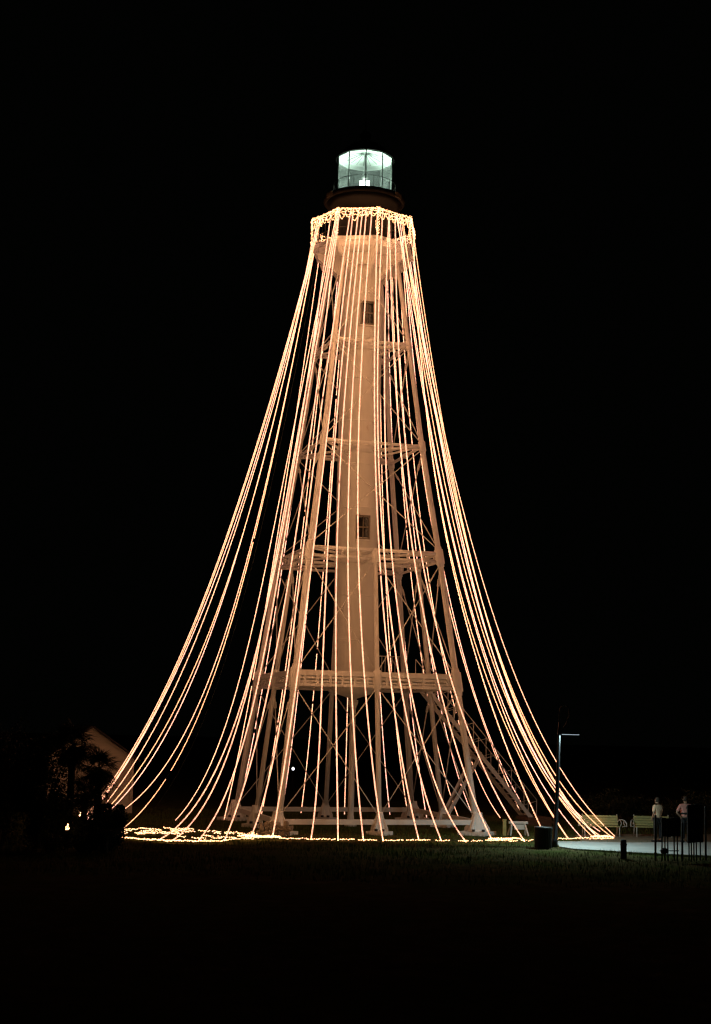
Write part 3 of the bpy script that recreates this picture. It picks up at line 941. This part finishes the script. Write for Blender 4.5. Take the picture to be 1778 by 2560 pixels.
def shrub(loc, rx, ry, h, nl, label, ls=.11, flat=False, dense=0):
    t = thing('shrub', label, 'shrub', loc, 0, 'dark shrubs')
    mb = MB()
    for k in range(7):
        a = k * .9; mb.tube([(0.1 * math.cos(a), .1 * math.sin(a), 0), (rx * .35 * math.cos(a), ry * .35 * math.sin(a), h * .4), (rx * .7 * math.cos(a), ry * .7 * math.sin(a), h * .8)], [.035, .025, .010], 5)
    mb.build('stem', M['trunk'], t)
    n = nl
    cl = rng.normal(0, 1, (46, 3)); cl /= np.linalg.norm(cl, axis=1)[:, None]; cl *= rng.uniform(.35, .95, (46, 1))
    pos = cl[rng.integers(0, 46, n)] + rng.normal(0, .13, (n, 3))
    c = np.stack([pos[:, 0] * rx, pos[:, 1] * ry, h * .52 + pos[:, 2] * h * .5], 1)
    if flat: c[:, 2] = np.minimum(c[:, 2], h * .93 + rng.uniform(-.05, .03, n))
    c[:, 2] = np.maximum(c[:, 2], .03)
    u = rng.normal(0, 1, (n, 3)); u /= np.linalg.norm(u, axis=1)[:, None]
    v = np.cross(u, rng.normal(0, 1, (n, 3))); v /= np.linalg.norm(v, axis=1)[:, None]
    l = rng.uniform(.6, 1.2, (n, 1)) * ls
    V = np.stack([c - u * l * .5, c + v * l * .22, c + u * l * .5, c - v * l * .22], 1).reshape(-1, 3)
    me = bpy.data.meshes.new('foliage')
    me.from_pydata(V.tolist(), [], np.arange(4 * n).reshape(-1, 4).tolist())
    me.materials.append(M['leaf'])
    o = bpy.data.objects.new('foliage', me); col.objects.link(o); o.parent = t
    o['kind'] = 'stuff'
palm((-8.38, -14.2, 0), 2.62, .50, 70, 'taller fan palm dark against the pale house gable')
palm((-8.72, -14.8, 0), 1.80, .44, 60, 'shorter fan palm just left of the taller one')
palm((-9.45, -13.4, 0), 3.35, .62, 70, 'fan palm at the left edge of the house silhouette')
palm((-7.95, -15.1, 0), .75, .42, 30, 'low stemless fan palm at the right edge of the thicket')
shrub((-7.95, -14.6, 0), .62, .6, 1.62, 7600, 'flat topped shrub hiding the ends of the left strings', flat=True, dense=1)
shrub((-8.55, -15.2, 0), .62, .7, 1.05, 4200, 'low dark shrub below the shorter fan palm')
shrub((-9.75, -14.9, 0), .85, .8, 1.9, 6000, 'waist high dark shrub below the left palm')
shrub((-10.3, -14.1, 0), .95, 1.0, 3.7, 9000, 'tall dark shrub left of the palms')
shrub((-11.6, -14.0, 0), 1.3, 1.1, 4.0, 10000, 'tallest dark shrub near the left frame edge')
shrub((-12.4, -15.6, 0), 1.3, 1.0, 3.2, 7000, 'dark shrub cut by the left frame edge')
for (x, y, rx, h, lab) in ((9.2, 8.5, 1.6, 1.3, 'low dark shrub behind the foot of the stairs'), (12.6, 7.0, 1.8, 1.5, 'low dark shrub in the dark behind the first bench'), (16.0, 6.0, 1.9, 1.6, 'low dark shrub in the dark behind the two people')):
    shrub((x, y, 0), rx, 1.0, h, 3500, lab, ls=.14)

# ------------------------------------------------------------------ rocks by the near left foot
RK = thing('rock_pile', 'low heap of pale mottled rocks by the near left foot', 'rocks', (-2.85, -6.35, 0))
def rock_mesh(seed):
    r = np.random.default_rng(seed)
    u = r.normal(0, 1, (26, 3)); u /= np.linalg.norm(u, axis=1)[:, None]
    u *= r.uniform(.8, 1.1, (26, 1)) * np.array([[1, .8, .7]])
    import bmesh
    bm = bmesh.new()
    for p in u: bm.verts.new(p)
    res = bmesh.ops.convex_hull(bm, input=bm.verts)
    junk = [e for e in res['geom_interior'] if isinstance(e, bmesh.types.BMVert)]
    bmesh.ops.delete(bm, geom=list(set(junk)), context='VERTS')
    me = bpy.data.meshes.new('rock'); bm.to_mesh(me); bm.free()
    me.materials.append(M['rock'])
    return me
RMS = [rock_mesh(i) for i in range(6)]
for j, (n, zz) in enumerate(((8, .10), (7, .28), (5, .44))):
    for i in range(n):
        for row in (0, 1) if j < 2 else (0,):
            x = -.62 + 1.24 * (i + .5 * (j % 2) + random.uniform(-.15, .15)) / n
            inst('rock', RMS[random.randrange(6)], RK, (x, -.15 + .3 * row + random.uniform(-.06, .06), zz + random.uniform(-.03, .04)), (random.uniform(0, 6), random.uniform(0, 6), random.uniform(0, 6)), (random.uniform(.11, .17),) * 3)

# ------------------------------------------------------------------ white trestle and post right of the tower
TR = thing('trestle', 'small white trestle with splayed legs beside the stairs', 'trestle', (6.80, -3.25, 0), .12)
MB().box((0, 0, .52), (.78, .14, .09)).build('top_rail', M['white_metal'], TR)
MB().box((.05, -.02, .34), (.42, .04, .20)).build('side_panel', M['white_metal'], TR)
for sx in (-1, 1):
    for sy in (-1, 1):
        MB().beam((sx * .26, sy * .03, .48), (sx * .36, sy * .26, 0), .05, .05).build('leg', M['white_metal'], TR)
YP = thing('marker_post', 'short faded yellow post left of the white trestle', 'post', (6.22, -3.5, 0))
MB().box((0, 0, .30), (.13, .13, .60)).build('shaft', M['yellow_post'], YP)
MB().box((0, 0, .625), (.16, .16, .05)).build('cap', M['yellow_post'], YP)

# ------------------------------------------------------------------ lamp post, bin, bollard
LP = thing('lamp_post', 'dark leaning lamp post with flat cool lamp head and curled top', 'lamp post', (7.52, -8.72, 0))
MB().tube([(0, 0, 0), (0, 0, .3), (.01, 0, .32), (.09, 0, 2.0), (.15, 0, 4.15), (.17, 0, 4.55)], [.11, .11, .085, .075, .055, .04], 12).build('pole', M['polemetal'], LP)
MB().tube([(.17, 0, 4.5), (.16, 0, 4.85), (.20, 0, 5.08), (.32, 0, 5.20), (.45, 0, 5.16), (.54, 0, 5.0), (.54, 0, 4.78), (.46, 0, 4.62), (.40, 0, 4.45), (.30, 0, 4.32), (.24, 0, 4.18)], [.03] + [.024] * 10, 8).build('curled_top', M['polemetal'], LP)
MB().box((.52, 0, 4.135), (.84, .26, .05)).build('lamp_head', M['polemetal'], LP)
MB().box((.58, 0, 4.100), (.62, .18, .016)).build('led_panel', M['cool_led'], LP)
al = bpy.data.lights.new('post_light', 'AREA')
al.shape = 'RECTANGLE'; al.size = .6; al.size_y = .18; al.energy = 240; al.color = (.64, .95, .96); al.spread = math.radians(172)
ao = bpy.data.objects.new('post_light', al); col.objects.link(ao); ao.location = (.58, 0, 4.085); ao.parent = LP

BIN = thing('litter_bin', 'dark round slatted litter bin beside the lamp post', 'litter bin', (7.02, -9.30, 0))
MB().lathe([(.25, .03), (.27, .05), (.27, .70), (.25, .71)], n=28).build('liner', M['darkmetal'], BIN)
sl = MB().box((0, -.30, .37), (.062, .03, .70)).mesh('slat', M['darkwood'])
for k in range(24):
    inst('slat', sl, BIN, (0, 0, 0), (0, 0, k * math.pi / 12))
MB().lathe([(.255, .70), (.33, .70), (.34, .73), (.33, .76), (.255, .77), (.24, .74)], n=28, cap=(False, False)).build('rim', M['darkmetal'], BIN)

BO = thing('bollard', 'short thick dark timber bollard at the grass edge of the path', 'bollard', (9.32, -12.6, 0))
MB().lathe([(.115, -.05), (.11, .1), (.105, .55), (.09, .60), (.03, .62)], n=16).build('shaft', M['darkwood'], BO)
MB().lathe([(.112, .42), (.118, .43), (.118, .47), (.111, .48)], n=16, cap=(False, False)).build('band', M['darkmetal'], BO)

# ------------------------------------------------------------------ benches
def bench(loc, W, label):
    t = thing('park_bench', label, 'bench', loc, 0, 'benches by the lawn')
    for i in range(4):
        y = .34 + .03 * i; zz = .44 + .098 * i
        MB().box((0, y, zz + .05), (W, .026, .086), axes=(Vector((1, 0, 0)), Vector((0, .96, -.27)), Vector((0, .27, .96)))).build('back_slat', M['slat'], t)
    for i in range(5):
        MB().box((0, -.14 + i * .095, .415), (W, .08, .03)).build('seat_slat', M['slat'], t)
    for s in (-1, 1):
        x = s * (W / 2 - .02)
        MB().tube([(x, .50, 0), (x, .36, .36), (x, .38, .46), (x, .47, .88)], .02, 6).build('rear_leg', M['white_metal'], t)
        MB().tube([(x, -.20, 0), (x, -.14, .20), (x, -.17, .40)], .02, 6).build('front_leg', M['white_metal'], t)
        MB().tube([(x, -.17, .40), (x, .36, .39)], .018, 6).build('seat_bearer', M['white_metal'], t)
        xo = x + s * .0
        arm = MB().tube([(xo, .40, .55), (xo + s * .06, .25, .66), (xo + s * .14, .05, .69), (xo + s * .22, -.12, .66), (xo + s * .27, -.24, .56), (xo + s * .27, -.26, .42)], .019, 6)
        arm.tube([(xo + s * .08, .1, .67), (xo + s * .10, 0, .55), (xo + s * .06, -.05, .42)], .014, 6)
        arm.tube([(xo + s * .2, -.08, .66), (xo + s * .18, -.1, .52), (xo + s * .24, -.2, .44), (xo + s * .1, -.17, .41)], .014, 6)
        arm.build('armrest', M['white_metal'], t)
bench((10.27, -2.75, 0), 1.46, 'yellow slatted park bench behind the ends of the right strings')
bench((12.42, -2.6, 0), 1.46, 'yellow slatted park bench standing behind the person in cream')

# ------------------------------------------------------------------ dark boards and posts at the path edge
def board(loc, w, z0, z1, legs, label, bar=None):
    t = thing('dark_board', label, 'board', loc, math.radians(14), 'dark boards at the path edge')
    n = max(3, int(w / .14))
    for i in range(n):
        MB().box((-w / 2 + w * (i + .5) / n, 0, (z0 + z1) / 2 + random.uniform(-.02, .02)), (w / n - .008, .05, z1 - z0)).build('plank', M['darkwood'], t)
    MB().box((0, .045, z1 - .12), (w, .04, .08)).build('batten', M['darkwood'], t)
    for x in legs:
        MB().tube([(x, .03, -.03), (x + random.uniform(-.01, .01), .03, z1 - .15)], .026, 6).build('leg', M['darkmetal'], t)
    if bar:
        MB().box((bar[0], .03, bar[1]), (bar[2], .03, .03)).build('crossbar', M['darkmetal'], t)
        MB().lathe([(.04, bar[1] - .10), (.11, bar[1] - .07), (.12, bar[1] + .02), (.09, bar[1] + .08), (.03, bar[1] + .10)], n=12, c=(bar[3], .03)).build('counterweight', M['darkmetal'], t)
board((10.85, -13.0, 0), .70, .78, 1.40, (-.32, -.21, -.10, .13, .25), 'low dark board on thin legs left of the taller board', (-.05, .30, .7, -.24))
board((11.72, -12.8, 0), .58, .58, 1.85, (-.22, -.13, -.04, .05, .20), 'taller dark board on thin legs near the right frame edge')
for x, y, h, lab in ((10.30, -13.1, 1.45, 'thin dark post left of the low board'), (11.25, -12.9, 1.2, 'thin dark post between the two boards'), (12.12, -12.6, 1.75, 'thin dark post right of the taller board')):
    t = thing('thin_post', lab, 'post', (x, y, 0), 0, 'thin posts at the path edge')
    MB().tube([(0, 0, -.03), (.01, 0, h)], [.038, .034], 8).build('shaft', M['darkwood'], t)
    MB().lathe([(.04, h - .01), (.05, h + .005), (.02, h + .04)], n=8, c=(.01, 0)).build('cap', M['darkmetal'], t)

# ------------------------------------------------------------------ people
def skin_obj(name, joints, edges, m, parent, sub=2):
    names = list(joints)
    me = bpy.data.meshes.new(name)
    me.from_pydata([joints[k][0] for k in names], [(names.index(a), names.index(b)) for a, b in edges], [])
    me.materials.append(m)
    o = bpy.data.objects.new(name, me); col.objects.link(o); o.parent = parent
    md = o.modifiers.new('skin', 'SKIN')
    md.use_smooth_shade = True
    for i, k in enumerate(names):
        r = joints[k][1]
        me.skin_vertices[0].data[i].radius = r if hasattr(r, '__len__') else (r, r)
    me.skin_vertices[0].data[0].use_root = True
    o.modifiers.new('sub', 'SUBSURF').levels = sub
    o.modifiers['sub'].render_levels = sub
    return o

def person(loc, rz, H, arms, shirt, label, strap=False, wide=1.0):
    """figure facing local +y; arms: list of (elbow, wrist, finger direction) for left (-x) and right (+x)"""
    t = thing('person', label, 'person', loc, rz)
    k = H / 1.75
    S = lambda x, y, z: (x * k * wide if z > .95 else x * k, y * k, z * k)
    J = {}; Ed = []
    J['pelvis'] = (S(0, 0, .95), (.155 * k * wide, .115 * k))
    J['belly'] = (S(0, .0, 1.12), (.145 * k * wide, .11 * k))
    J['chest'] = (S(0, .0, 1.32), (.155 * k * wide, .115 * k))
    J['neck0'] = (S(0, -.005, 1.46), (.075 * k, .07 * k))
    J['neck1'] = (S(0, .015, 1.53), (.055 * k, .055 * k))
    J['head0'] = (S(0, .03, 1.60), (.072 * k, .085 * k))
    J['head1'] = (S(0, .03, 1.67), (.078 * k, .095 * k))
    J['head2'] = (S(0, .02, 1.725), (.05 * k, .06 * k))
    Ed += [('pelvis', 'belly'), ('belly', 'chest'), ('chest', 'neck0'), ('neck0', 'neck1'), ('neck1', 'head0'), ('head0', 'head1'), ('head1', 'head2')]
    J['nose'] = (S(0, .135, 1.625), (.013 * k, .016 * k)); Ed.append(('head0', 'nose'))
    AJ = {}
    for s, side in ((-1, 'l'), (1, 'r')):
        J['hip' + side] = (S(.095 * s, 0, .88), .095 * k)
        J['knee' + side] = (S(.11 * s, .02, .49), .06 * k)
        J['ank' + side] = (S(.12 * s, -.02, .09), .042 * k)
        J['toe' + side] = (S(.14 * s, .15, .035), (.042 * k, .03 * k))
        Ed += [('pelvis', 'hip' + side), ('hip' + side, 'knee' + side), ('knee' + side, 'ank' + side), ('ank' + side, 'toe' + side)]
        el, wr, fd = arms[0 if s < 0 else 1]
        J['sho' + side] = (S(.185 * s, -.005, 1.40), .062 * k)
        J['elb' + side] = (S(*el), .042 * k)
        J['wri' + side] = (S(*wr), .029 * k)
        Ed += [('chest', 'sho' + side), ('sho' + side, 'elb' + side), ('elb' + side, 'wri' + side)]
        w = Vector(J['wri' + side][0]); f = Vector(fd).normalized()
        lat = f.cross(Vector((0, 0, 1)))
        lat = lat.normalized() if lat.length > .1 else Vector((0, 1, 0))
        J['palm' + side] = (tuple(w + f * .07 * k), (.034 * k, .016 * k)); Ed.append(('wri' + side, 'palm' + side))
        crl = f.cross(lat).normalized()
        for q, (off, ln) in enumerate(((-.030, .075), (-.010, .088), (.011, .082), (.030, .062))):
            b = w + f * .085 * k + lat * off * k
            J['k%d%s' % (q, side)] = (tuple(b + f * .03 * k), .0095 * k)
            J['m%d%s' % (q, side)] = (tuple(b + f * (.03 + ln * .5) * k - crl * .012 * k), .0085 * k)
            J['t%d%s' % (q, side)] = (tuple(b + f * (.03 + ln * .85) * k - crl * .035 * k), .0075 * k)
            Ed += [('palm' + side, 'k%d%s' % (q, side)), ('k%d%s' % (q, side), 'm%d%s' % (q, side)), ('m%d%s' % (q, side), 't%d%s' % (q, side))]
        b = w + f * .04 * k - lat * .035 * k
        J['th' + side] = (tuple(b + f * .015 * k - lat * .015 * k), .011 * k)
        J['tt' + side] = (tuple(b + f * .06 * k - lat * .02 * k), .009 * k)
        Ed += [('palm' + side, 'th' + side), ('th' + side, 'tt' + side)]
    skin_obj('body', J, Ed, M['skin'], t)
    # shirt, slightly larger than the body, sleeves to the elbow
    lerp = lambda a, b, u: tuple(Vector(a) + (Vector(b) - Vector(a)) * u)
    SJ = {'hem': (S(0, 0, .90), (.185 * k * wide, .14 * k)), 'belly': (S(0, 0, 1.10), (.175 * k * wide, .135 * k)), 'chest': (S(0, 0, 1.31), (.178 * k * wide, .138 * k)), 'neck': (S(0, -.005, 1.455), (.088 * k, .085 * k))}
    SE = [('hem', 'belly'), ('belly', 'chest'), ('chest', 'neck')]
    for side in 'lr':
        SJ['sho' + side] = (J['sho' + side][0], .080 * k)
        SJ['slv' + side] = (lerp(J['sho' + side][0], J['elb' + side][0], .85), .068 * k)
        SE += [('chest', 'sho' + side), ('sho' + side, 'slv' + side)]
    skin_obj('shirt', SJ, SE, shirt, t)
    TJ = {'w': (S(0, 0, .95), (.165 * k * wide, .125 * k))}; TE = []
    for side in 'lr':
        TJ['h' + side] = (J['hip' + side][0], .110 * k); TJ['k' + side] = (J['knee' + side][0], .080 * k)
        TJ['a' + side] = (lerp(J['knee' + side][0], J['ank' + side][0], .93), .068 * k)
        TE += [('w', 'h' + side), ('h' + side, 'k' + side), ('k' + side, 'a' + side)]
    skin_obj('trousers', TJ, TE, M['trouser'], t)
    hair = MB().lathe([(.080, 1.585), (.094, 1.63), (.096, 1.68), (.083, 1.735), (.05, 1.765), (.005, 1.775)], n=16, cap=(False, True))
    hair.v = [(x * k, (y * 1.12 + .005) * k, z * k) for x, y, z in hair.v]
    hair.v = [(x, min(y, .06 * k) if z < 1.69 * k else y, z) for x, y, z in hair.v]
    hair.build('hair', M['hair'], t)
    for s, side in ((-1, 'l'), (1, 'r')):
        p = J['toe' + side][0]; q = J['ank' + side][0]
        MB().tube([(q[0], q[1] - .05 * k, .03), (q[0], q[1], .045), (p[0], p[1] + .05 * k, .03)], [.042 * k, .056 * k, .045 * k], 8).build('shoe', M['trouser'], t)
        MB().tube([(s * .079 * k, .02 * k, 1.61 * k), (s * .094 * k, .01 * k, 1.645 * k), (s * .084 * k, .02 * k, 1.67 * k)], .012 * k, 6).build('ear', M['skin'], t)
    if strap:
        mb = MB().lathe([(.186 * wide * k, 1.075 * k), (.196 * wide * k, 1.085 * k), (.196 * wide * k, 1.135 * k), (.186 * wide * k, 1.145 * k)], n=24, cap=(False, False))
        mb.v = [(x, y * .80 / wide, z) for x, y, z in mb.v]
        mb.build('waist_strap', M['strap'], t)
    return t
# person in cream looks to the tower; person in pink stands with elbow out, back to us
person((12.02, -5.35, .022), math.radians(28), 1.70,
       [((-.27, -.06, 1.14), (-.20, .10, .95), (.2, .3, -1)), ((.25, .02, 1.13), (.20, .16, .95), (-.1, .3, -1))],
       M['shirt_w'], 'person in a cream shirt seen from behind, looking up at the tower', wide=.92)
person((13.14, -5.25, .022), math.radians(8), 1.76,
       [((-.36, -.10, 1.14), (-.20, -.08, .98), (.5, .2, -.6)), ((.33, .0, 1.15), (.12, .20, 1.10), (-1, .1, .0))],
       M['shirt_p'], 'person in a pink shirt with one elbow out, seen from behind', strap=True, wide=1.12)

# ------------------------------------------------------------------ far lamp behind the tower
FLP = thing('far_lamp', 'tiny white globe lamp far behind the tower legs', 'lamp', (-3.73, 30, 0))
MB().tube([(0, 0, 0), (0, 0, 1.36)], .035, 8).build('pole', M['darkmetal'], FLP)
MB().lathe([(.005, 1.375), (.07, 1.41), (.10, 1.48), (.07, 1.55), (.005, 1.585)], n=14).build('globe', M['far_globe'], FLP)
MB().lathe([(.05, 1.35), (.08, 1.36), (.05, 1.38)], n=12).build('collar', M['polemetal'], FLP)
